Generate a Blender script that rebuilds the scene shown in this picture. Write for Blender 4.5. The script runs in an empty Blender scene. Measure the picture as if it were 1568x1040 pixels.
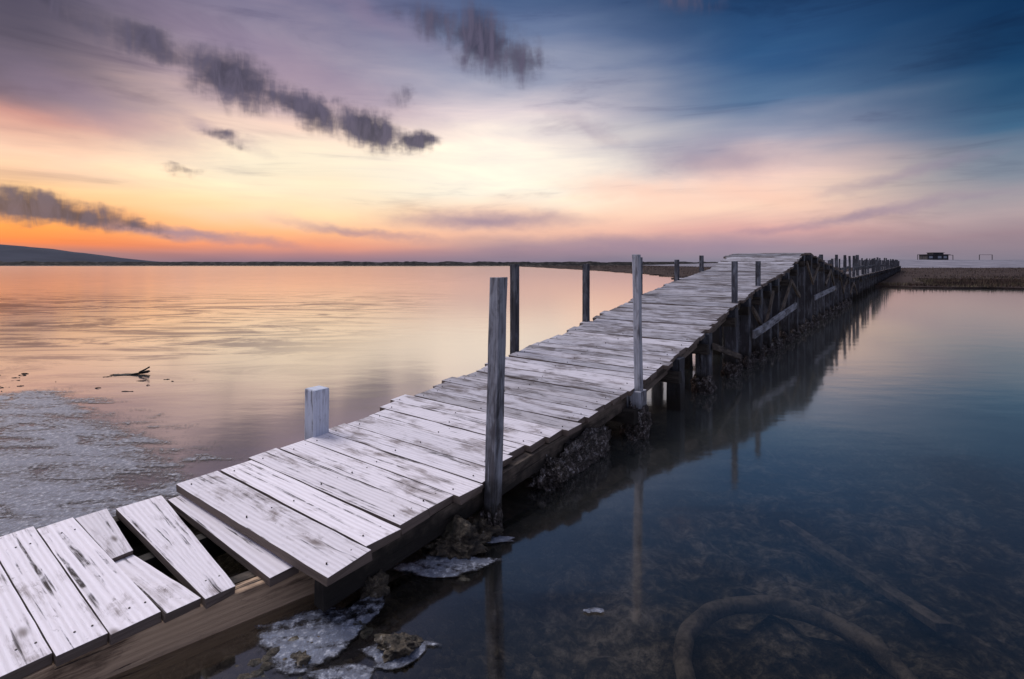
import bpy, math, random
from mathutils import Vector, noise
random.seed(7)
R=random.uniform
sc=bpy.context.scene
H=1.52
CD,SD=.795,.606
def W(p,q,z): return Vector((p*SD+q*CD, p*CD-q*SD, z))
def L(r,g,b):
    f=lambda c:(c/255/12.92) if c/255<=.04045 else ((c/255+.055)/1.055)**2.4
    return (f(r),f(g),f(b),1)
def interp(x,pts):
    if x<=pts[0][0]: return pts[0][1]
    for (a,b),(c,d) in zip(pts,pts[1:]):
        if x<=c: return b+(d-b)*(x-a)/(c-a)
    return pts[-1][1]
# ---------------------------------------------------------------- node helper
class NT:
    def __init__(s,nt): s.nt=nt; nt.nodes.clear()
    def n(s,t,**k):
        nd=s.nt.nodes.new(t)
        for a,b in k.items(): setattr(nd,a,b)
        return nd
    def lk(s,a,b): s.nt.links.new(a,b)
    def put(s,sock,v):
        if isinstance(v,bpy.types.NodeSocket): s.lk(v,sock)
        elif v is not None: sock.default_value=v
    def math(s,op,a,b=None,c=None,clamp=False):
        nd=s.n('ShaderNodeMath',operation=op,use_clamp=clamp)
        s.put(nd.inputs[0],a); s.put(nd.inputs[1],b); s.put(nd.inputs[2],c)
        return nd.outputs[0]
    def mr(s,v,a,b,c=0,d=1,smooth=True):
        nd=s.n('ShaderNodeMapRange',interpolation_type='SMOOTHSTEP' if smooth else 'LINEAR')
        s.put(nd.inputs[0],v)
        for i,x in zip((1,2,3,4),(a,b,c,d)): nd.inputs[i].default_value=x
        return nd.outputs[0]
    def mix(s,f,a,b,mode='MIX'):
        nd=s.n('ShaderNodeMix',data_type='RGBA',blend_type=mode)
        s.put(nd.inputs[0],f); s.put(nd.inputs[6],a); s.put(nd.inputs[7],b)
        return nd.outputs[2]
    def mapping(s,v,loc=(0,0,0),rot=(0,0,0),scale=(1,1,1),vt='POINT'):
        nd=s.n('ShaderNodeMapping',vector_type=vt)
        s.lk(v,nd.inputs[0]); nd.inputs[1].default_value=loc; nd.inputs[2].default_value=rot; nd.inputs[3].default_value=scale
        return nd.outputs[0]
    def noise(s,v,scale=1,detail=4,rough=.55,dist=0,col=False):
        nd=s.n('ShaderNodeTexNoise'); s.lk(v,nd.inputs['Vector'])
        nd.inputs['Scale'].default_value=scale; nd.inputs['Detail'].default_value=detail
        nd.inputs['Roughness'].default_value=rough; nd.inputs['Distortion'].default_value=dist
        return nd.outputs[1 if col else 0]
    def ramp(s,v,stops,interp='LINEAR'):
        nd=s.n('ShaderNodeValToRGB'); s.lk(v,nd.inputs[0]); r=nd.color_ramp; r.interpolation=interp
        stops=sorted(stops,key=lambda t:t[0])
        r.elements[0].position=stops[0][0]; r.elements[0].color=stops[0][1]
        r.elements[1].position=stops[-1][0]; r.elements[1].color=stops[-1][1]
        for p,c in stops[1:-1]:
            e=r.elements.new(p); e.color=c
        return nd.outputs[0]
    def bump(s,h,strength=.5,dist=.01):
        nd=s.n('ShaderNodeBump'); nd.inputs['Strength'].default_value=strength; nd.inputs['Distance'].default_value=dist
        s.lk(h,nd.inputs['Height']); return nd.outputs[0]
def newmat(name):
    m=bpy.data.materials.new(name); m.use_nodes=True; return m,NT(m.node_tree)
def bsdf(t,col,rough=.8,normal=None,spec=.3):
    b=t.n('ShaderNodeBsdfPrincipled'); t.put(b.inputs['Base Color'],col); t.put(b.inputs['Roughness'],rough)
    b.inputs['Specular IOR Level'].default_value=spec
    if normal is not None: t.lk(normal,b.inputs['Normal'])
    return b.outputs[0]
def out(t,sh):
    o=t.n('ShaderNodeOutputMaterial'); t.lk(sh,o.inputs[0])

# ---------------------------------------------------------------- world sky
world=bpy.data.worlds.new("World"); sc.world=world; world.use_nodes=True
t=NT(world.node_tree)
SUN_EL,SUN_AZ=math.radians(48),math.radians(-55)
tc=t.n('ShaderNodeTexCoord'); gen=tc.outputs['Generated']
sep=t.n('ShaderNodeSeparateXYZ'); t.lk(gen,sep.inputs[0])
D=57.29578
az=t.math('MULTIPLY',t.math('ARCTAN2',sep.outputs[0],sep.outputs[1]),D)
el=t.math('MULTIPLY',t.math('ARCSINE',sep.outputs[2]),D)
comb=t.n('ShaderNodeCombineXYZ'); t.lk(az,comb.inputs[0]); t.lk(el,comb.inputs[1])
ae=comb.outputs[0]
wn=t.noise(t.mapping(ae,rot=(0,0,math.radians(14)),scale=(.035,.15,1)),1,3,.55)
elw=t.math('ADD',el,t.math('MULTIPLY',t.math('SUBTRACT',wn,.5),t.mr(el,0,12,1.5,9)))
e90=t.math('DIVIDE',elw,90)
def col(lst,mid=(70,84,116)):
    ZEN=[(36,L(*mid)),(44,L(*mid)),(56,L(175,180,205)),(90,L(200,200,220))]
    st=[(e/90,L(*c)) for e,c in lst]+[(e/90,c) for e,c in ZEN]
    return t.ramp(e90,st)
c1=col([(0,(126,112,132)),(.7,(156,114,122)),(1.5,(246,128,76)),(2.8,(255,160,80)),(6.2,(255,204,150)),(8.7,(248,206,180)),(11.6,(206,150,142)),(13.5,(126,106,120)),(16,(96,88,106)),(20,(76,72,94)),(26,(84,82,104))],(104,104,130))
c2=col([(0,(140,118,136)),(.7,(180,130,134)),(1.7,(240,156,124)),(3.3,(254,184,134)),(5.2,(255,220,174)),(9,(255,240,212)),(12.7,(250,218,200)),(16,(200,174,184)),(20.8,(156,144,164)),(25,(124,118,146))],(104,106,134))
c3=col([(0,(136,124,144)),(1.2,(166,138,150)),(3,(246,194,170)),(5.1,(254,214,188)),(7.2,(255,246,228)),(11.3,(255,244,230)),(15.3,(226,212,216)),(19.2,(160,164,186)),(22.9,(106,122,158)),(27,(72,94,134))],(60,72,98))
c4=col([(0,(136,132,150)),(1.4,(166,144,158)),(3.3,(222,170,166)),(5.8,(255,218,194)),(8.3,(242,208,198)),(11.4,(160,160,180)),(15.1,(90,118,154)),(19.7,(46,84,130)),(25,(30,64,106))],(38,48,68))
c5=col([(0,(128,124,140)),(2.1,(156,134,144)),(3.7,(178,160,164)),(6.2,(130,140,156)),(10.1,(64,102,136)),(15,(22,64,104)),(20,(8,44,84)),(26,(12,40,74))],(30,42,60))
c6=col([(0,(150,150,172)),(10,(130,136,165)),(25,(120,128,160))],(120,128,160))
sky=t.mix(t.mr(az,-44,-25),c1,c2)
sky=t.mix(t.mr(az,-25,0),sky,c3)
sky=t.mix(t.mr(az,0,25),sky,c4)
sky=t.mix(t.mr(az,25,44),sky,c5)
absaz=t.math('ABSOLUTE',az)
sky=t.mix(t.mr(absaz,65,105),sky,c6)
ws=t.noise(t.mapping(ae,rot=(0,0,math.radians(22)),scale=(.045,.30,1)),1,5,.62,.5)
sky=t.mix(t.mr(el,1,9,.35,1),sky,t.mix(1.0,sky,t.ramp(ws,[(.27,(.62,.62,.70,1)),(.44,(.97,.97,.98,1)),(.68,(1.18,1.14,1.07,1))]),'MULTIPLY'))
# clouds
dn=t.noise(t.mapping(ae,rot=(0,0,math.radians(-20)),scale=(.17,.30,1)),1,4,.6,0,True)
dsub=t.n('ShaderNodeVectorMath',operation='SUBTRACT'); t.lk(dn,dsub.inputs[0]); dsub.inputs[1].default_value=(.5,.5,.5)
def warp(ax,ay):
    dsc=t.n('ShaderNodeVectorMath',operation='MULTIPLY'); t.lk(dsub.outputs[0],dsc.inputs[0]); dsc.inputs[1].default_value=(ax,ay,0)
    dadd=t.n('ShaderNodeVectorMath',operation='ADD'); t.lk(ae,dadd.inputs[0]); t.lk(dsc.outputs[0],dadd.inputs[1])
    flat=t.n('ShaderNodeVectorMath',operation='MULTIPLY'); flat.inputs[1].default_value=(1,1,0); t.lk(dadd.outputs[0],flat.inputs[0]); return flat.outputs[0]
aed=warp(7,4.0); aes=warp(10,2.2)
def blobs(lst,src,r0,r1):
    acc=None
    for (a,e,rx,ry,rot,op) in lst:
        m=t.mapping(src,loc=(a,e,0),rot=(0,0,math.radians(rot)),scale=(rx,ry,1),vt='TEXTURE')
        ln=t.n('ShaderNodeVectorMath',operation='LENGTH'); t.lk(m,ln.inputs[0])
        v=t.mr(ln.outputs['Value'],r0,r1,op,0)
        acc=v if acc is None else t.math('MAXIMUM',acc,v)
    return acc
pink=blobs([(14,7.2,9,1.6,-8,.6),(25,6.4,8,1.4,-8,.6),(-24,4.3,8,.9,-4,.4)],aes,.0,1.4)
sky=t.mix(pink,sky,L(255,206,184))
mauve=blobs([(-3,4.5,11,1.2,0,.8),(20.5,10.4,8,2.4,-6,.5),(-33,2.9,12,.6,-6,.8),(34,4.2,9,.6,9,.6),(-16,3.2,8,.6,-8,.6),(28,3.2,7,.5,5,.45),(12,2.0,16,1.1,0,.55),(-38,13,9,2.2,-20,.45),(8,14,6,1.2,-25,.3),
  (-24,19,16,2.2,-16,.55),(-14,24,9,1.6,-22,.4),(-30,12.2,5,.8,-18,.45),(36,7.5,7,.6,12,.35)],aes,.0,1.4)
sky=t.mix(mauve,sky,L(146,128,154))
dark=blobs([(-41,20.6,5,1.5,-24,.7),(-34.5,18.8,5.4,1.8,-18,.95),(-27.6,16.8,5.8,2.7,-14,1.2),(-21.4,15.1,4.8,2.0,-14,1.1),(-15.6,13.8,4.4,2.1,-14,1.2),(-10.6,12.5,3.2,1.2,-10,1.1),(-24,15.8,13,1.6,-14,.9),
  (-3.4,22.6,5.4,3.4,-22,1.12),(.8,21.4,3.4,2.6,-20,.9),(-8.4,24,4,2.2,-14,.8),(-42,4.4,7.0,1.5,-6,1.2),(-36.0,3.8,3.2,.8,-10,.85),(-28.5,11.4,2.2,.8,-14,.75),(-32.1,8.6,1.5,.6,-8,.65),(-12.5,17,1.8,1.6,0,.5),(18,25,5,1.2,-10,.45)],aed,.0,1.5)
det=t.noise(t.mapping(ae,rot=(0,0,math.radians(38)),scale=(.85,.20,1)),1,5,.6,.5)
dark=t.math('ADD',dark,t.math('MULTIPLY',t.math('SUBTRACT',det,.5),t.mr(dark,.05,.5,0,1.1)))
dark=t.mr(dark,.08,1.0,0,.96)
sky=t.mix(dark,sky,t.mix(t.mr(det,.3,.65),L(60,58,78),L(90,84,106)))
nish=t.n('ShaderNodeTexSky',sky_type='NISHITA',sun_disc=False,sun_elevation=math.radians(4),sun_rotation=SUN_AZ)
b1=t.n('ShaderNodeBackground'); t.lk(sky,b1.inputs[0]); b1.inputs[1].default_value=1.0
b2=t.n('ShaderNodeBackground'); t.lk(nish.outputs[0],b2.inputs[0]); b2.inputs[1].default_value=.004
add=t.n('ShaderNodeAddShader'); t.lk(b1.outputs[0],add.inputs[0]); t.lk(b2.outputs[0],add.inputs[1])
o=t.n('ShaderNodeOutputWorld'); t.lk(add.outputs[0],o.inputs[0])
try: world.cycles.sampling_method='NONE'
except Exception: pass
sl=bpy.data.lights.new("sun","SUN"); sl.energy=2.5; sl.angle=math.radians(35); sl.color=(1,.94,.94)
so=bpy.data.objects.new("sun",sl); sc.collection.objects.link(so)
sd=Vector((math.sin(SUN_AZ)*math.cos(SUN_EL),math.cos(SUN_AZ)*math.cos(SUN_EL),math.sin(SUN_EL)))
so.rotation_euler=sd.to_track_quat('Z','Y').to_euler(); so.location=(-10,5,12)

# ---------------------------------------------------------------- materials
def wood(name,light,dark_,worn,darkfoot=False,sidecol=(.05,.038,.03,1),spots_amt=.6,farc=(.34,.38,.44)):
    m,t=newmat(name)
    uv=t.n('ShaderNodeUVMap').outputs[0]
    at=t.n('ShaderNodeAttribute',attribute_name='tone'); s=t.n('ShaderNodeSeparateColor'); t.lk(at.outputs['Color'],s.inputs[0])
    tone,lit_pale,side=s.outputs[0],s.outputs[1],s.outputs[2]
    grain=t.noise(t.mapping(uv,scale=(2.2,60,1)),1,6,.68,.3)
    fine=t.noise(t.mapping(uv,scale=(7,240,1)),1,3,.6)
    blot=t.noise(t.mapping(uv,scale=(5,14,1)),1,6,.68,.8)
    big=t.noise(t.mapping(uv,loc=(3,9,0),scale=(2.0,5.5,1)),1,4,.6,.6)
    crack=t.noise(t.mapping(uv,loc=(7,3,0),scale=(1.2,40,1)),1,4,.55,.15)
    rings=t.n('ShaderNodeTexWave',wave_type='BANDS',bands_direction='Y'); t.lk(t.mapping(uv,scale=(.8,13,1)),rings.inputs[0])
    rings.inputs['Scale'].default_value=1; rings.inputs['Distortion'].default_value=6; rings.inputs['Detail'].default_value=2; rings.inputs['Detail Scale'].default_value=.5
    vo=t.n('ShaderNodeTexVoronoi'); t.lk(t.mapping(uv,scale=(1.8,4.4,1)),vo.inputs['Vector']); vo.inputs['Scale'].default_value=1
    knot=t.mr(vo.outputs['Distance'],.02,.11,1,0)
    wear=t.math('ADD',t.math('MULTIPLY',grain,.55),t.math('MULTIPLY',blot,.75))
    wear=t.math('ADD',wear,t.math('MULTIPLY',fine,.25))
    wear=t.math('SUBTRACT',wear,t.math('MULTIPLY',t.math('SUBTRACT',lit_pale,.4),.24))
    wear=t.math('ADD',wear,t.mr(big,.42,.68,-.04,.19))
    wf=t.mr(wear,.66,1.02)
    c=t.mix(wf,light,dark_)
    c=t.mix(t.math('MULTIPLY',rings.outputs[0],.26),c,worn)
    c=t.mix(t.math('MULTIPLY',knot,.75),c,(.09,.06,.045,1))
    ck=t.math('MULTIPLY',t.mr(crack,.33,.42,1,0),t.mr(blot,.40,.58,.15,1))
    c=t.mix(ck,c,(.045,.036,.035,1))
    spots=t.noise(t.mapping(uv,scale=(16,30,1)),1,4,.7)
    c=t.mix(t.math('MULTIPLY',t.mr(spots,.60,.72,0,spots_amt),t.mr(big,.42,.60,.1,1)),c,(.08,.06,.055,1))
    fc=t.mix(t.mr(lit_pale,0,1,0,1,False),farc+(1,),(1,1,1,1))  # low values dimmed and blued; on the deck this paints the light falloff
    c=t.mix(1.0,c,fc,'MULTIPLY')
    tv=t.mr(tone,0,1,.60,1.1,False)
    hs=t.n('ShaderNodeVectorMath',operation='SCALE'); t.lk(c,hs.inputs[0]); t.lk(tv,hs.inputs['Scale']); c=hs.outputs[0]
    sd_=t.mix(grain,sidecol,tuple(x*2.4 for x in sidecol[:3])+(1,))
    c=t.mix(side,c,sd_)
    h=t.math('ADD',t.math('MULTIPLY',grain,.9),t.math('MULTIPLY',ck,-.8))
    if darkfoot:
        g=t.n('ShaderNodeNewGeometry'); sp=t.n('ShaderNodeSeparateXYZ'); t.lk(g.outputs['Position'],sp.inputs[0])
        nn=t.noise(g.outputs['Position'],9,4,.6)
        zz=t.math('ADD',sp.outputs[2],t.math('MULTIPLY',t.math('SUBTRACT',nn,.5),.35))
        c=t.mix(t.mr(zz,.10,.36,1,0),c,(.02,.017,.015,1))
    out(t,bsdf(t,c,.75,t.bump(h,1,.008),.25))
    return m
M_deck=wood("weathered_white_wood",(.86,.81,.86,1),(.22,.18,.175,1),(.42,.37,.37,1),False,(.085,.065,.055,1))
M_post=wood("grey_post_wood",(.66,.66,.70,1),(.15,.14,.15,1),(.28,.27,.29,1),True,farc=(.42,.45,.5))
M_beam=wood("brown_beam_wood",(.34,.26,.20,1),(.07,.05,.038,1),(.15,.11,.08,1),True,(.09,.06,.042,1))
M_side=wood("brown_side_beam",(.66,.46,.30,1),(.14,.09,.06,1),(.30,.19,.12,1),False,(.09,.06,.042,1),.9)
M_stub=wood("salted_post_wood",(.66,.70,.80,1),(.20,.19,.22,1),(.36,.36,.42,1))
m,t=newmat("barnacle_crust"); M_crust=m
g=t.n('ShaderNodeNewGeometry').outputs['Position']
vo=t.n('ShaderNodeTexVoronoi'); t.lk(g,vo.inputs['Vector']); vo.inputs['Scale'].default_value=60
nn=t.noise(g,24,5,.7)
c=t.ramp(nn,[(.36,(.015,.012,.011,1)),(.48,(.09,.07,.06,1)),(.56,(.24,.20,.19,1)),(.64,(.60,.56,.56,1))])
c=t.mix(t.mr(vo.outputs['Distance'],.2,.7,.0,.7),c,(.02,.016,.014,1))
out(t,bsdf(t,c,.6,t.bump(t.math('ADD',vo.outputs['Distance'],nn),1,.03),.4))
m,t=newmat("wet_rock"); M_rock=m
g=t.n('ShaderNodeNewGeometry').outputs['Position']
nn=t.noise(g,20,7,.72); n2=t.noise(g,6,4,.6)
c=t.ramp(nn,[(.36,(.012,.010,.008,1)),(.5,(.06,.046,.032,1)),(.60,(.17,.135,.09,1)),(.70,(.48,.45,.42,1))])
c=t.mix(t.mr(n2,.5,.62,0,.5),c,(.03,.032,.016,1))
out(t,bsdf(t,c,.45,t.bump(nn,1,.04),.5))
m,t=newmat("rusty_nail"); M_nail=m
out(t,bsdf(t,(.03,.02,.018,1),.6))

# ---------------------------------------------------------------- mesh builder
class B:
    def __init__(s): s.v=[];s.f=[];s.uv=[];s.c=[]
    def board(s,A,Bp,wA,wB,tv,n=6,jit=.002,tone=.5,lit_pale=0.,side=1.,endj=.0):
        A=Vector(A);Bp=Vector(Bp);wA=Vector(wA);wB=Vector(wB);tv=Vector(tv)
        Ln=(Bp-A).length; ax=(Bp-A)/max(Ln,1e-6); b0=len(s.v)
        uo,vo=R(0,50),R(0,50); wl=wA.length*2; tl=tv.length
        warp=R(-1,1)*jit*2
        for i in range(n+1):
            k=i/n; c=A.lerp(Bp,k); w=wA.lerp(wB,k)
            cup=-tv.normalized()*warp*math.sin(k*3.14)
            for sg,dn in((-1,0),(1,0),(1,1),(-1,1)):
                p=c+w*sg+tv*dn+cup+Vector((R(-1,1),R(-1,1),R(-1,1)))*jit
                if i in(0,n): p+=ax*R(-1,1)*endj
                s.v.append(p)
        per=[0,wl,wl+tl,2*wl+tl,2*wl+2*tl]
        for i in range(n):
            a=b0+i*4; d=a+4; u0,u1=uo+Ln*i/n,uo+Ln*(i+1)/n
            for j in range(4):
                j2=(j+1)%4
                s.f.append((a+j,d+j,d+j2,a+j2))
                s.uv+= [(u0,vo+per[j]),(u1,vo+per[j]),(u1,vo+per[j+1]),(u0,vo+per[j+1])]
                s.c+= [(tone,lit_pale,side if j in(1,3) else 0,1)]*4
        e=b0+n*4
        s.f.append((b0,b0+1,b0+2,b0+3)); s.f.append((e+3,e+2,e+1,e))
        for _ in range(2):
            s.uv+=[(uo,vo),(uo+.02,vo),(uo+.02,vo+.05),(uo,vo+.05)]
            s.c+=[(tone,lit_pale,side,1)]*4
    def post(s,foot,top,w,tone=.5,lit_pale=0,jit=.0025,n=10,taper=1.):
        foot=Vector(foot);top=Vector(top)
        a=W(0,1,0)*w/2; d=W(1,0,0)*w
        off=d/2
        s.board(foot-off*1,top-off*taper,a,a*taper,d,n,jit,tone,lit_pale,0)
    def obj(s,name,mat,parent=None,bevel=.004):
        me=bpy.data.meshes.new(name); me.from_pydata([tuple(x) for x in s.v],[],s.f)
        me.uv_layers.new(name='UVMap'); me.uv_layers['UVMap'].data.foreach_set('uv',[x for u in s.uv for x in u])
        me.color_attributes.new('tone','FLOAT_COLOR','CORNER'); me.color_attributes['tone'].data.foreach_set('color',[x for u in s.c for x in u])
        bm_fix(me)
        ob=bpy.data.objects.new(name,me); sc.collection.objects.link(ob); me.materials.append(mat)
        if bevel:
            md=ob.modifiers.new('b','BEVEL'); md.width=bevel; md.segments=2; md.limit_method='ANGLE'; md.angle_limit=math.radians(50)
        if parent: ob.parent=parent
        return ob
import bmesh
def bm_fix(me):
    bm=bmesh.new(); bm.from_mesh(me); bmesh.ops.recalc_face_normals(bm,faces=bm.faces); bm.to_mesh(me); bm.free()
def mesh(name,v,f,mat,parent=None,smooth=False):
    me=bpy.data.meshes.new(name); me.from_pydata([tuple(x) for x in v],[],f); me.materials.append(mat)
    if smooth: me.shade_smooth()
    ob=bpy.data.objects.new(name,me); sc.collection.objects.link(ob)
    if parent: ob.parent=parent
    return ob
def empty(name):
    e=bpy.data.objects.new(name,None); sc.collection.objects.link(e); return e
def lump(name,loc,scale,mat,seed=0,rough=.35,freq=2.2,sub=5,parent=None,rot=0):
    bm=bmesh.new(); bmesh.ops.create_icosphere(bm,subdivisions=sub,radius=1)
    off=Vector((seed*7.3,seed*3.1,seed*1.7))
    cr,sr=math.cos(rot),math.sin(rot)
    for v in bm.verts:
        d=v.co.copy()
        n1=noise.noise(d*freq*.6+off)+.5*noise.noise(d*freq*1.7+off)+.3*noise.noise(d*freq*4+off)+.18*noise.noise(d*freq*10+off)
        d=d*(1+rough*n1*1.3)
        d=Vector((d.x*scale[0],d.y*scale[1],d.z*scale[2]))
        v.co=Vector((d.x*cr-d.y*sr,d.x*sr+d.y*cr,d.z))+Vector(loc)
    me=bpy.data.meshes.new(name); bm.to_mesh(me); bm.free(); me.materials.append(mat); me.shade_smooth()
    ob=bpy.data.objects.new(name,me); sc.collection.objects.link(ob)
    if parent: ob.parent=parent
    return ob

# ---------------------------------------------------------------- PIER
pier=empty("wooden_pier")
ZP=[(1.27,.222),(2.3,.275),(4.24,.41),(5.6,.61),(6.6,.79),(7.6,.97),(9,1.16),(11.3,1.38),(13,1.72),(14,1.74),(17,1.5),(24,.94),(200,.94)]
LQ=[(1.3,-3.44),(2.2,-3.40),(2.9,-3.52),(4.6,-3.66),(6.3,-3.48),(9,-3.42),(200,-3.42)]
RQ=[(1.3,-1.93),(1.8,-1.985),(2.3,-1.96),(2.7,-2.06),(3.4,-1.98),(4.3,-1.94),(6,-1.93),(200,-1.94)]
dz=lambda p:interp(p,ZP)
dk=B(); nv=[];nf=[]
def nail(P):
    b=len(nv); r=.004
    for i in range(6):
        a=i*math.pi/3; nv.append(P+Vector((r*math.cos(a),r*math.sin(a),.003)))
    for i in range(6):
        a=i*math.pi/3; nv.append(P+Vector((r*math.cos(a),r*math.sin(a),-.01)))
    nf.append(tuple(b+i for i in range(6)))
    for i in range(6): nf.append((b+i,b+6+i,b+6+(i+1)%6,b+(i+1)%6))
p=1.27; first=[.235,.195,.20,.185,.19,.175,.21,.18,.185]
i=0
while p<112:
    w=first[i] if i<len(first) else (R(.12,.19) if p<14 else R(.17,.24))
    pc=p+w/2; fr=interp(p,[(1.2,1.0),(2.2,.8),(4,.52),(8,.32),(14,.28)])  # bright light on the near deck painted into board colour, fading along pier
    ql=interp(pc,LQ)+R(-.04,.04)+(R(-.12,.05) if random.random()<.2 and p>2 else 0); qr=interp(pc,RQ)+R(-.03,.03)+(R(.0,.07) if random.random()<.18 and p>3 else 0)
    sk=R(-.003,.003) if p<14 else 0
    hw=w/2-.0015-R(0,.003)
    if p>14 and random.random()<.06: p+=w;i+=1;continue
    z0,z1=dz(pc)+R(-.004,.004),dz(pc)+R(-.004,.004)
    if p>3 and random.random()<.08: z0+=R(.005,.014)
    slope=(dz(pc+.1)-dz(pc-.1))/.2
    wv=W(1,0,slope).normalized()*hw*math.sqrt(1+slope*slope)
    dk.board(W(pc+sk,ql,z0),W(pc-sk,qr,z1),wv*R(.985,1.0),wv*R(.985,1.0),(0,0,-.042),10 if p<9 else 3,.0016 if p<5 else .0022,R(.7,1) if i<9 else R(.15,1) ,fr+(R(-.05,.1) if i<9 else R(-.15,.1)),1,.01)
    if p<6:
        for qq in (ql+.09,ql+.75,qr-.09):
            for s_ in(-.55,.55): nail(W(pc+s_*hw,qq+R(-.01,.01),z0*(1-(qq-ql)/(qr-ql))+z1*(qq-ql)/(qr-ql)))
    p+=w; i+=1
LZ=.165
def lb(pl0,pl1,ql,pr0,pr1,qr,tone,zl=LZ,zr=LZ,n=10):
    dk.board(W((pl0+pl1)/2,ql,zl),W((pr0+pr1)/2,qr,zr),W((pl1-pl0)/2-.0003,0,0),W((pr1-pr0)/2-.0003,0,0),(0,0,-.038),n,.0009,tone,1.15,1,.006)
for j in range(14):
    a=-1.6+j*2.1/14; b=a+2.1/14
    lb(a,b-.003,-3.66+R(-.02,.02),a-.004,b-.006,-2.37+R(-.01,.01),R(.8,1))
lb(.502,.672,-3.60,.497,.643,-2.35,1)
lb(.675,.822,-3.56,.646,.808,-2.325,.98)
lb(.825,.965,-3.54,.815,.90,-2.93,.6)
lb(.812,.90,-2.95,.812,.94,-2.30,.8,zl=LZ-.022)
lb(.985,1.205,-3.47,.945,1.062,-2.27,.85,zl=LZ+.012)
lb(1.212,1.30,-3.40,1.175,1.31,-2.20,.6)
for a,b_ in((.57,-3.4),(.57,-2.45),(.74,-3.4),(.74,-2.45),(1.1,-3.3),(1.0,-2.4),(.42,-2.5),(.27,-2.5),(.42,-3.5)): nail(W(a,b_,LZ)); nail(W(a+.05,b_+.01,LZ))
dk.obj("deck_planks",M_deck,pier,.0015)
mesh("nails",nv,nf,M_nail,pier)
bb=B()
def beam(p0,q0,z0,p1,q1,z1,w,h,tone=.5,lit_pale=0,n=6,jit=.003,b=bb):
    A=W(p0,q0,z0);Bq=W(p1,q1,z1); wv=Vector((0,0,h/2)); d=(Bq-A).normalized()
    s_=d.cross(Vector((0,0,1))).normalized()*w
    b.board(A-s_/2,Bq-s_/2,wv,wv,s_,n,jit,tone,lit_pale,0)
sbm=B()
beam(-1.6,-2.45,.03,.5,-2.415,.03,.075,.185,.95,.7,10,.002,b=sbm)
beam(.502,-2.415,.03,1.70,-2.17,.05,.075,.185,.95,.7,10,.002,b=sbm)
sbm.obj("side_beam",M_side,pier,.006)
beam(-1.6,-3.5,.03,1.4,-3.45,.04,.075,.18,.6,0,8)
beam(-1.6,-2.95,.06,1.4,-2.9,.06,.07,.12,.3,0,8)
beam(1.04,-2.40,.10,1.22,-2.36,.10,.06,.05,.9,.9,3)
seg=[1.3,2.35,3.3,4.35,5.4,6.35,7.5,9,10.2,11.3,13,14.2,16,18,20,22,24]+[24+i*3 for i in range(1,30)]
for a,c in zip(seg,seg[1:]):
    for q in(-3.28,-2.7,-2.05):
        if q==-2.05 and a<2.4: q=-2.03
        beam(a,q,dz(a)-.045-.075,c,q,dz(c)-.045-.075,.07,.13,R(.4,.9),.4 if q>-2.5 else 0,4,.003)
pl=B()
sup=[2.36,3.3,4.34,5.4,6.33,7.5,8.2,8.95,9.6,10.25,11.2,12.1,13,13.9,14.9,16,17.1,18.2,19.3,20.4,21.6,22.8,24]+[24+1.6*i for i in range(1,54)]
for p in sup:
    z=dz(p)
    if p>4: beam(p-.09,-3.5,z-.23,p-.09,-1.9,z-.23,.08,.12,R(.3,.7),0,4)
    w=.15 if p>4 else .11
    if p not in(2.36,3.3,4.34):
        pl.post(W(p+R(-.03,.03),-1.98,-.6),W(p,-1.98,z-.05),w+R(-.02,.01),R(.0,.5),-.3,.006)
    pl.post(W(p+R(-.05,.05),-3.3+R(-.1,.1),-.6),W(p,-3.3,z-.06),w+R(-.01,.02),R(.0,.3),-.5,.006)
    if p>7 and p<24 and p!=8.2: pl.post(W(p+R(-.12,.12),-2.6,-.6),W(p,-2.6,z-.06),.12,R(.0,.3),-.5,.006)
for kk,(a,c) in enumerate(zip(sup[4:24],sup[5:25])):
    if kk%3!=1:
        up=kk%2==0
        za,zc=(dz(a)-.2,dz(c)-.70) if up else (dz(a)-.65,dz(c)-.2)
        beam(a,-1.87,max(za,.15),c,-1.87,max(zc,.15),.035,.075,R(.5,.9),.3,4,.004)
for a in(9.6,11.2,13,14.9):
    beam(a,-3.3,.35,a,-1.95,dz(a)-.3,.04,.09,.5,0,4)
bb.obj("support_beams",M_beam,pier,.003)
wl=B()
beam(8.0,-1.81,.50,11.3,-1.81,.70,.04,.11,.8,.25,6,.005,b=wl)
beam(13.6,-1.81,.72,17.5,-1.81,.80,.04,.11,.8,.2,6,.005,b=wl)
wl.obj("walers",M_post,pier,.003)
def rp(p,q,ztop,w,lean=(0,0),zf=-.5,tone=.6,fr=.2): pl.post(W(p,q,zf),W(p+lean[0],q+lean[1],ztop),w,tone,fr,.0018)
rp(2.33,-1.93,1.435,.073,(.03,.035),tone=.7,fr=.25)
rp(4.36,-1.91,1.59,.058,(-.02,-.03),tone=.95,fr=.5)
rp(7.62,-1.97,1.535,.066,tone=.5,fr=0); rp(8.98,-1.97,1.54,.066,tone=.5,fr=0)
rp(4.85,-3.66,1.50,.078,tone=.1,fr=-.2); rp(6.28,-3.53,1.50,.074,tone=.1,fr=-.2); rp(7.89,-3.47,1.60,.068,tone=.5,fr=.1)
rp(9.5,-3.46,1.57,.07,tone=.6,fr=0); rp(10.9,-3.46,1.66,.07,tone=.5,fr=0)
pz=16.2
while pz<100:
    for q in(-1.96,-3.4):
        if q<-3 and pz<26: continue
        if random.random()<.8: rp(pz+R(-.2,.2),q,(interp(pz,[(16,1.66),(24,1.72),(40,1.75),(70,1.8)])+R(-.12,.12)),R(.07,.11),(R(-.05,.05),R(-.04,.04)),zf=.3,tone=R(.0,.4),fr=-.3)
    pz+=R(1.3,2.3)
beam2=B()
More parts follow.
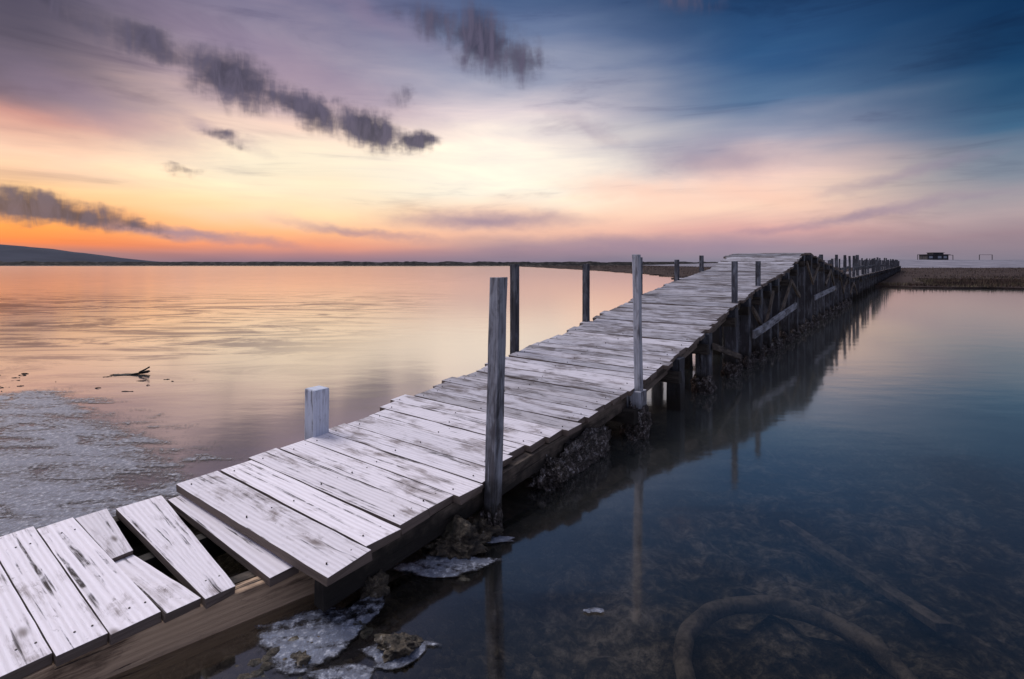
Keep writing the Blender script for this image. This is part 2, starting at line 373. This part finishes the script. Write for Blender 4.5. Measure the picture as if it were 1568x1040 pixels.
for a,c in((20,23),(25,30),(31,38),(42,50)):
    beam(a,-1.92,1.3,c,-1.92,1.36,.03,.07,.4,-.3,4,.004,b=beam2)
beam2.obj("rail_pieces",M_post,pier,.002)
pl.obj("posts_and_piles",M_post,pier,.003)
sb=B(); sb.post(W(2.22,-3.49,-.5),W(2.22,-3.49,.60),.128,.9,.75,.002,8); sb.obj("stub_post",M_stub,pier,.012)
k=B(); k.post(W(4.38,-1.96,-.5),W(4.37,-1.95,.40),.14,.9,.4,.006,6); k.obj("foot_pile",M_post,pier,.008)
c0=W(4.36,-1.95,0); lump("barnacles_a",(c0.x,c0.y,.06),(.115,.115,.22),M_crust,3,.35,3,5,pier)
c0=W(2.34,-1.93,0); lump("barnacles_b",(c0.x,c0.y,.03),(.062,.062,.14),M_crust,5,.3,3,4,pier)
c0=W(3.45,-2.02,0); lump("barnacles_c",(c0.x,c0.y,.07),(.10,.44,.17),M_crust,6,.4,3,5,pier,rot=-math.radians(37.3))
c0=W(3.05,-2.02,0); lump("barnacles_d",(c0.x,c0.y,.03),(.11,.13,.15),M_crust,8,.4,3,5,pier)
for p in sup[4:22]:
    c0=W(p,-1.98,0); lump("barnacles_e",(c0.x,c0.y,.04),(.125,.125,.19),M_crust,p,.35,3,4 if p<12 else 3,pier)

# ---------------------------------------------------------------- rocks, foam
def rock(px,py,s,seed,z=0): return lump("shore_rock",(px,py,z),s,M_rock,seed,.5,1.6,5)
rock(-.30,2.82,(.17,.13,.10),1,.02)
rock(-.16,2.96,(.09,.08,.06),11,.02)
rock(-.64,2.44,(.055,.06,.06),2,.01)
rock(-.45,2.08,(.085,.06,.040),4,.01)
rock(-.62,2.20,(.05,.05,.03),7,-.02)
rock(-.80,2.02,(.05,.04,.03),9,-.01)
pv=[];pf=[]
bedz=lambda x,y:-.42+.38*math.exp(-((x+.9)/.8)**2-((y-2.05)/.85)**2)
for i in range(700):
    x,y=random.gauss(-.70,.36),random.gauss(2.2,.42)
    r=R(.008,.038); b=len(pv)
    bm=bmesh.new(); bmesh.ops.create_icosphere(bm,subdivisions=1,radius=1)
    zz=bedz(x,y)
    for v in bm.verts:
        d=v.co*(1+.35*noise.noise(v.co*1.3+Vector((i,0,0))))
        pv.append(Vector((x+d.x*r,y+d.y*r*R(.8,1),zz+.035+d.z*r*.7)))
    for f in bm.faces: pf.append(tuple(b+v.index for v in f.verts))
    bm.free()
mesh("pebbles",pv,pf,M_rock,smooth=True)
m,t=newmat("foam_froth"); M_foam=m
g=t.n('ShaderNodeNewGeometry').outputs['Position']
at=t.n('ShaderNodeAttribute',attribute_name='tone'); s=t.n('ShaderNodeSeparateColor'); t.lk(at.outputs['Color'],s.inputs[0])
n1=t.noise(t.mapping(g,rot=(0,0,.65),scale=(1.5,4.2,1)),1,8,.70,1.2); n2=t.noise(g,30,5,.72)
vo=t.n('ShaderNodeTexVoronoi'); t.lk(g,vo.inputs['Vector']); vo.inputs['Scale'].default_value=70
a=t.math('ADD',t.math('MULTIPLY',n1,.68),t.math('MULTIPLY',n2,.32))
a=t.math('ADD',a,t.math('MULTIPLY',t.math('SUBTRACT',s.outputs[0],1),.42))
al=t.mr(a,.40,.52)
c=t.mix(t.mr(a,.44,.58),(.025,.025,.032,1),(.24,.28,.38,1))
c=t.mix(t.math('MULTIPLY',t.mr(n2,.50,.66),t.mr(a,.46,.56)),c,(.66,.70,.80,1))
c=t.mix(t.mr(vo.outputs['Distance'],.1,.5,.0,.45),c,(.08,.08,.10,1))
bs=bsdf(t,c,.45,t.bump(t.math('ADD',n2,n1),.8,.02),.5)
tr=t.n('ShaderNodeBsdfTransparent'); mx=t.n('ShaderNodeMixShader'); t.lk(t.math('MULTIPLY',al,.86),mx.inputs[0]); t.lk(tr.outputs[0],mx.inputs[1]); t.lk(bs,mx.inputs[2]); out(t,mx.outputs[0])
def foam(name,fn,nu,nv_,fall,z=.006):
    v=[];f=[];cc=[]
    for j in range(nv_+1):
        for i in range(nu+1):
            u,w=i/nu,j/nv_; P=fn(u,w); v.append((P[0],P[1],z)); cc.append(fall(u,w))
    for j in range(nv_):
        for i in range(nu):
            a=j*(nu+1)+i; f.append((a,a+1,a+nu+2,a+nu+1))
    ob=mesh(name,v,f,M_foam); ca=ob.data.color_attributes.new('tone','FLOAT_COLOR','POINT')
    ca.data.foreach_set('color',[x for c in cc for x in(c,c,c,1)]); return ob
def fl(u,w): return W(-1.0+u*3.9,-9+w*5.45,0)
def flf(u,w):
    return min(1,u/.1)*min(1,(1-u)/.36)*min(1,w/.15)*min(1,(1-w)/.02)*1.05
foam("sea_foam",fl,40,40,flf)
def disc(cx,cy,rx,ry,s=1.0):
    def f(u,w):
        return (cx+(u*2-1)*rx,cy+(w*2-1)*ry)
    def fa(u,w):
        r=math.hypot(u*2-1,w*2-1)+.55*noise.noise(Vector((cx+u*2.2,cy+w*2.2,3)))+.3*noise.noise(Vector((cx+u*6,cy+w*6,3)))
        return max(-1,min(1.1,s*(1.0-r)/.5))
    return f,fa
for a_ in((-.31,2.66,.31,.15,1.2),(-.63,2.32,.10,.16,1.1),(-.44,2.04,.17,.13,1.3),(-.82,2.12,.28,.32,1.0),(-.62,1.92,.18,.10,1.1),(.36,2.30,.05,.03,1.5),(-.08,2.9,.12,.06,1.2)):
    f_,fa=disc(*a_); foam("sea_foam",f_,30,30,fa,z=.0065+.0004*a_[0])
dv=B()
for i in range(60):
    cxx=random.choice([-7.9,-7.0,-6.2,-5.0]); x,y=cxx+random.gauss(0,.35),R(6.0,7.3)+random.gauss(0,.1)
    l=R(.01,.14); th=R(-.2,.5); d=Vector((math.cos(th),math.sin(th),0)); s1=R(.001,.006)
    dv.board(Vector((x,y,.004)),Vector((x,y,.004))+d*l,Vector((-d.y,d.x,0))*s1,Vector((-d.y,d.x,0))*.001,(0,0,-.008),4,.004,.1,0,1)
dv.obj("floating_seaweed",M_beam,None,0)
dw=B(); dw.board((-5.35,7.10,.01),(-4.95,7.22,.05),(.01,-.025,0),(.01,-.03,0),(0,0,-.03),6,.01,.1,0,1); dw.board((-5.05,7.16,.04),(-4.93,7.2,.11),(.01,-.02,0),(.005,-.01,0),(0,0,-.02),3,.004,.1,0,1)
dw.obj("driftwood",M_beam,None,.003)

# ---------------------------------------------------------------- sea bed + water
m,t=newmat("seabed_mud")
g=t.n('ShaderNodeNewGeometry').outputs['Position']
n1=t.noise(g,2.4,6,.72,.8); n2=t.noise(g,13,5,.72)
a=t.math('ADD',t.math('MULTIPLY',n1,.5),t.math('MULTIPLY',n2,.5))
c=t.ramp(a,[(.40,(.010,.009,.008,1)),(.48,(.055,.044,.036,1)),(.54,(.17,.14,.11,1)),(.62,(.42,.36,.31,1))])
out(t,bsdf(t,c,.9,t.bump(a,1,.10))); M_bed=m
def axis(lo,hi,st,far):
    a=[lo+i*st for i in range(int((hi-lo)/st)+1)]
    s=st;x=a[-1]
    while x<far: s*=1.45; x+=s; a.append(x)
    s=st;x=a[0];pre=[]
    while x>-far: s*=1.45; x-=s; pre.append(x)
    return pre[::-1]+a
xs=axis(-5,5,.06,5000); ys=axis(.5,7,.06,5000)
v=[];f=[]
for y in ys:
    for x in xs:
        z=-.42
        if abs(x)<12 and -4<y<14:
            z=bedz(x,y)
            z+=.10*noise.noise(Vector((x*.9,y*.9,0)))+.07*noise.noise(Vector((x*4,y*4,2)))+.04*noise.noise(Vector((x*10,y*10,2)))
            z+=.30*math.exp(-((x+3.6)/1.6)**2-((y-3.2)/1.0)**2)
        v.append((x,y,z))
nx=len(xs)
for j in range(len(ys)-1):
    for i in range(nx-1):
        a=j*nx+i; f.append((a,a+1,a+nx+1,a+nx))
mesh("ground",v,f,M_bed,smooth=True)
m,t=newmat("calm_water")
g=t.n('ShaderNodeNewGeometry').outputs['Position']
sp=t.n('ShaderNodeSeparateXYZ'); t.lk(g,sp.inputs[0])
fr=t.n('ShaderNodeFresnel'); fr.inputs[0].default_value=1.33
side_=t.math('SUBTRACT',t.math('MULTIPLY',sp.outputs[0],CD),t.math('MULTIPLY',sp.outputs[1],SD))
lft=t.mr(side_,-3.6,-2.0,1,0)
facr=t.math('POWER',fr.outputs[0],.45); facl=t.math('POWER',fr.outputs[0],.26)
fac=t.math('ADD',t.math('MULTIPLY',facl,lft),t.math('MULTIPLY',facr,t.math('SUBTRACT',1,lft)))
wind=t.noise(t.mapping(g,rot=(0,0,math.radians(-42)),scale=(.20,.62,1)),1,8,.72,2.2)
w2=t.math('MULTIPLY',t.mr(wind,.44,.60),t.mr(sp.outputs[0],-1.5,-6,0,1))
w2=t.math('MULTIPLY',w2,t.mr(sp.outputs[1],5,10,.25,1)); w2=t.math('MULTIPLY',w2,t.mr(sp.outputs[1],17,30,1,.1))
gl=t.n('ShaderNodeBsdfGlossy')
gc=t.mix(lft,(1,.97,.90,1),(1,.93,.90,1))
t.lk(t.mix(t.math('MULTIPLY',w2,.85),gc,(.34,.31,.39,1)),gl.inputs['Color'])
t.lk(t.math('ADD',t.math('MULTIPLY',lft,.05),.08),gl.inputs['Roughness'])
bn=t.noise(t.mapping(g,scale=(1.2,2.6,1)),1,3,.5)
t.lk(t.bump(bn,.06,.04),gl.inputs['Normal'])
tr=t.n('ShaderNodeBsdfTransparent'); tr.inputs[0].default_value=(.62,.61,.57,1)
df=t.n('ShaderNodeBsdfDiffuse'); df.inputs[0].default_value=(.06,.068,.07,1)
m1=t.n('ShaderNodeMixShader'); t.lk(t.mr(fr.outputs[0],.045,.25,.0,1,False),m1.inputs[0]); t.lk(tr.outputs[0],m1.inputs[1]); t.lk(df.outputs[0],m1.inputs[2])
mx=t.n('ShaderNodeMixShader'); t.lk(fac,mx.inputs[0]); t.lk(m1.outputs[0],mx.inputs[1]); t.lk(gl.outputs[0],mx.inputs[2]); out(t,mx.outputs[0])
S=4800
mesh("water",[(-S,-S,0),(S,-S,0),(S,S,0),(-S,S,0)],[(0,1,2,3)],m)
m,t=newmat("silted_surface"); g=t.n('ShaderNodeNewGeometry').outputs['Position']
n1=t.noise(g,9,6,.72); out(t,bsdf(t,t.ramp(n1,[(.4,(.10,.08,.066,1)),(.6,(.34,.28,.235,1))]),.9,t.bump(n1,1,.03))); M_silt=m
bpy.ops.mesh.primitive_torus_add(major_radius=.47,minor_radius=.042,major_segments=96,minor_segments=14,location=(1.24,2.32,-.31),rotation=(.06,-.05,0))
o=bpy.context.object; o.name="sunken_tire"; o.data.materials.append(M_silt); bpy.ops.object.shade_smooth()
for v in o.data.vertices: v.co+=v.co.normalized()*.012*noise.noise(v.co*9); v.co.z+=.008*noise.noise(v.co*5)
sk=B(); sk.board((1.95,3.8,-.33),(2.14,2.62,-.27),(.035,0,0),(.04,0,0),(0,0,-.04),8,.003,.6,.5,0); sk.obj("sunken_plank",M_silt,None,.003)

# ---------------------------------------------------------------- far land
def simple(name,stops,scale=1,rough=.95,bump=.3):
    m,t=newmat(name); g=t.n('ShaderNodeNewGeometry').outputs['Position']
    n1=t.noise(g,scale,6,.65); out(t,bsdf(t,t.ramp(n1,stops),rough,t.bump(n1,bump,.2),.1)); return m
M_bank=simple("dark_scrub",[(.35,(.012,.012,.014,1)),(.55,(.035,.032,.03,1)),(.7,(.11,.10,.10,1))],.5)
M_marsh=simple("marsh_soil",[(.35,(.025,.019,.018,1)),(.55,(.06,.042,.038,1)),(.72,(.13,.10,.09,1))],.6)
M_sand=simple("grey_sand",[(.3,(.13,.125,.15,1)),(.55,(.24,.23,.27,1)),(.72,(.36,.34,.38,1))],.15)
M_hill=simple("hill_forest",[(.3,(.028,.034,.055,1)),(.6,(.045,.052,.078,1))],.004,.95,0)
v=[];f=[];nn=500
for i in range(nn+1):
    x=-420+i*620/nn; y=250+8*noise.noise(Vector((x*.01,0,0)))
    h=1.75+.55*noise.noise(Vector((x*.12,3,0)))+.35*noise.noise(Vector((x*.6,3,0)))
    v+=[(x,y-7,-.3),(x,y-5.5,.35),(x,y-1,h),(x,y+5,h),(x,y+9,-.3)]
for i in range(nn):
    for j in range(4): a=i*5+j; f.append((a,a+5,a+6,a+1))
mesh("embankment",v,f,M_bank)
v=[];f=[]
NXh=80
for i in range(NXh+1):
    x=-4200+i*(4200-1870)/NXh
    h0=interp(x,[(-4200,60),(-3500,110),(-2900,90),(-2600,92),(-2430,86),(-2280,74),(-2120,52),(-1990,28),(-1870,0)])
    for j in range(9):
        s_=math.sin(j/8*math.pi); v.append((x,2500+(j-4)*130,h0*s_+(6*noise.noise(Vector((x*.01,j*.5,0))) if 0<j<8 else 0)*s_))
for i in range(NXh):
    for j in range(8): a=i*9+j; f.append((a,a+9,a+10,a+1))
mesh("hill",v,f,M_hill,smooth=True)
poly=[(13,41),(14.2,45),(16.5,55),(17.6,66),(16,84),(15,103),(11,135),(5.6,176),(0,215),(60,240),(260,240),(260,60),(90,34),(60,31),(42,30.2),(34,31.2),(29,30),(25.5,30.6),(22.6,32.4),(20,34.5),(16,38.5)]
def inpoly(x,y,P=poly):
    c=False;n=len(P);j=n-1
    for i in range(n):
        xi,yi=P[i];xj,yj=P[j]
        if (yi>y)!=(yj>y) and x<(xj-xi)*(y-yi)/(yj-yi)+xi: c=not c
        j=i
    return c
pts=[]
for (x0,y0),(x1,y1) in zip(poly,poly[1:]+poly[:1]):
    n_=max(2,int(math.hypot(x1-x0,y1-y0)/1.2)); n_=min(n_,60)
    for i in range(n_):
        kx=i/n_; x=x0+(x1-x0)*kx; y=y0+(y1-y0)*kx
        nn_=noise.noise(Vector((x*.35,y*.35,0)))*1.6; pts.append((x+nn_,y+nn_*.7))
bm=bmesh.new(); top=[bm.verts.new((x,y,.10)) for x,y in pts]; bot=[bm.verts.new((x,y,-.35)) for x,y in pts]
ft=bm.faces.new(top)
for i in range(len(pts)):
    j=(i+1)%len(pts); bm.faces.new((top[i],bot[i],bot[j],top[j]))
bmesh.ops.triangulate(bm,faces=[ft]); bmesh.ops.recalc_face_normals(bm,faces=bm.faces)
me=bpy.data.meshes.new("marsh"); bm.to_mesh(me); bm.free(); me.materials.append(M_marsh)
sc.collection.objects.link(bpy.data.objects.new("marsh_bank",me))
m,t=newmat("dry_reed"); oi=t.n('ShaderNodeNewGeometry').outputs['Position']; n1=t.noise(oi,.25,5,.6)
out(t,bsdf(t,t.ramp(n1,[(.38,(.02,.016,.015,1)),(.5,(.07,.042,.035,1)),(.58,(.09,.075,.045,1)),(.68,(.20,.16,.13,1))]),.9)); M_reed=m
v=[];f=[]
cnt=0
while cnt<42000:
    if random.random()<.6:
        y=30+abs(random.gauss(0,9)); x=R(12,60)
    else:
        y=R(30,200); x=R(0,150)
    if not inpoly(x,y): continue
    if noise.noise(Vector((x*.12,y*.12,0)))<-.15: continue
    cnt+=1
    sc_=1+y/60; h=R(.10,.28)*(1+.6*noise.noise(Vector((x*.3,y*.3,4)))); w=.014*sc_; a=R(0,3.14); lx,ly=R(-.08,.08),R(-.08,.08)
    b=len(v); v+=[(x-w*math.cos(a),y-w*math.sin(a),.08),(x+w*math.cos(a),y+w*math.sin(a),.08),(x+lx,y+ly,.08+h)]; f.append((b,b+1,b+2))
mesh("reed_grass",v,f,M_reed)
v=[];f=[];nn=160
for i in range(nn+1):
    x=60+i*440/nn
    k_=min(1,(x-60)/90); h=(2.5*k_+.2)*(1+.10*noise.noise(Vector((x*.03,0,0))))
    for j,(yy,zz) in enumerate([(138,.1),(150,.5),(185,1.15),(215,1.75),(240,2.55),(275,2.6),(320,.0)]):
        v.append((x,yy+5*noise.noise(Vector((x*.04,j,0))),max(.0,zz/2.55*h+.12*noise.noise(Vector((x*.2,j*3,0))))))
for i in range(nn):
    for j in range(6): a=i*7+j; f.append((a,a+7,a+8,a+1))
mesh("sand_dune",v,f,M_sand,smooth=True)
m,t=newmat("dark_hut_paint"); g=t.n('ShaderNodeNewGeometry').outputs['Position']; n1=t.noise(g,2,4,.6)
out(t,bsdf(t,t.ramp(n1,[(.3,(.03,.03,.036,1)),(.7,(.07,.065,.07,1))]),.8)); M_hut=m
m,t=newmat("hut_window"); out(t,bsdf(t,(.35,.38,.42,1),.2)); M_win=m
def boxes(name,lst,mat,parent):
    bm=bmesh.new()
    for (x0,x1,y0,y1,z0,z1) in lst:
        vs=[bm.verts.new((x,y,z)) for x in(x0,x1) for y in(y0,y1) for z in(z0,z1)]
        for q in((0,1,3,2),(4,6,7,5),(0,4,5,1),(2,3,7,6),(0,2,6,4),(1,5,7,3)): bm.faces.new([vs[i] for i in q])
    bmesh.ops.recalc_face_normals(bm,faces=bm.faces)
    me=bpy.data.meshes.new(name); bm.to_mesh(me); bm.free(); me.materials.append(mat); ob=bpy.data.objects.new(name,me); sc.collection.objects.link(ob); ob.parent=parent
hut=empty("beach_hut"); bx,by,bz=193,240,2.4
boxes("walls",[(bx-4.5,bx+5,by,by+5,bz,bz+2.6),(bx-1.6,bx+3.2,by+.5,by+4,bz+2.6,bz+3.5)],M_hut,hut)
boxes("roof",[(bx-5,bx+5.5,by-.6,by+5.4,bz+2.61,bz+2.8),(bx-1.9,bx+3.5,by+.2,by+4.2,bz+3.51,bz+3.65)],M_hut,hut)
boxes("terrace_frame",[(bx-9,bx-8.8,by,by+.2,bz,bz+2.5),(bx-7,bx-6.8,by,by+.2,bz,bz+2.5),(bx-9,bx-4.5,by,by+.2,bz+2.51,bz+2.7),(bx+7,bx+7.2,by,by+.2,bz,bz+2.3),(bx+5,bx+7.2,by,by+.2,bz+2.31,bz+2.5)],M_hut,hut)
boxes("windows",[(bx-3.8,bx-2.2,by-.03,by-.005,bz+1,bz+2),(bx+.2,bx+1.8,by-.03,by-.005,bz+1,bz+2),(bx+2.8,bx+4.2,by-.03,by-.005,bz+1,bz+2)],M_win,hut)
fr_=empty("beach_goal_frame"); gx=215
boxes("frame",[(gx-3,gx-2.8,240,240.2,2.3,4.9),(gx+2.8,gx+3,240,240.2,2.3,4.9),(gx-3,gx+3,240,240.2,4.91,5.05)],M_hut,fr_)

# ---------------------------------------------------------------- camera
cam=bpy.data.cameras.new("camera"); co=bpy.data.objects.new("camera",cam); sc.collection.objects.link(co)
co.location=(0,0,H); co.rotation_euler=(math.radians(90),0,0)
cam.lens=18.6; cam.sensor_width=36; cam.shift_y=-.0753; cam.clip_end=20000; cam.clip_start=.05
sc.camera=co
sc.view_settings.view_transform='Standard'; sc.view_settings.look='None'; sc.view_settings.exposure=0
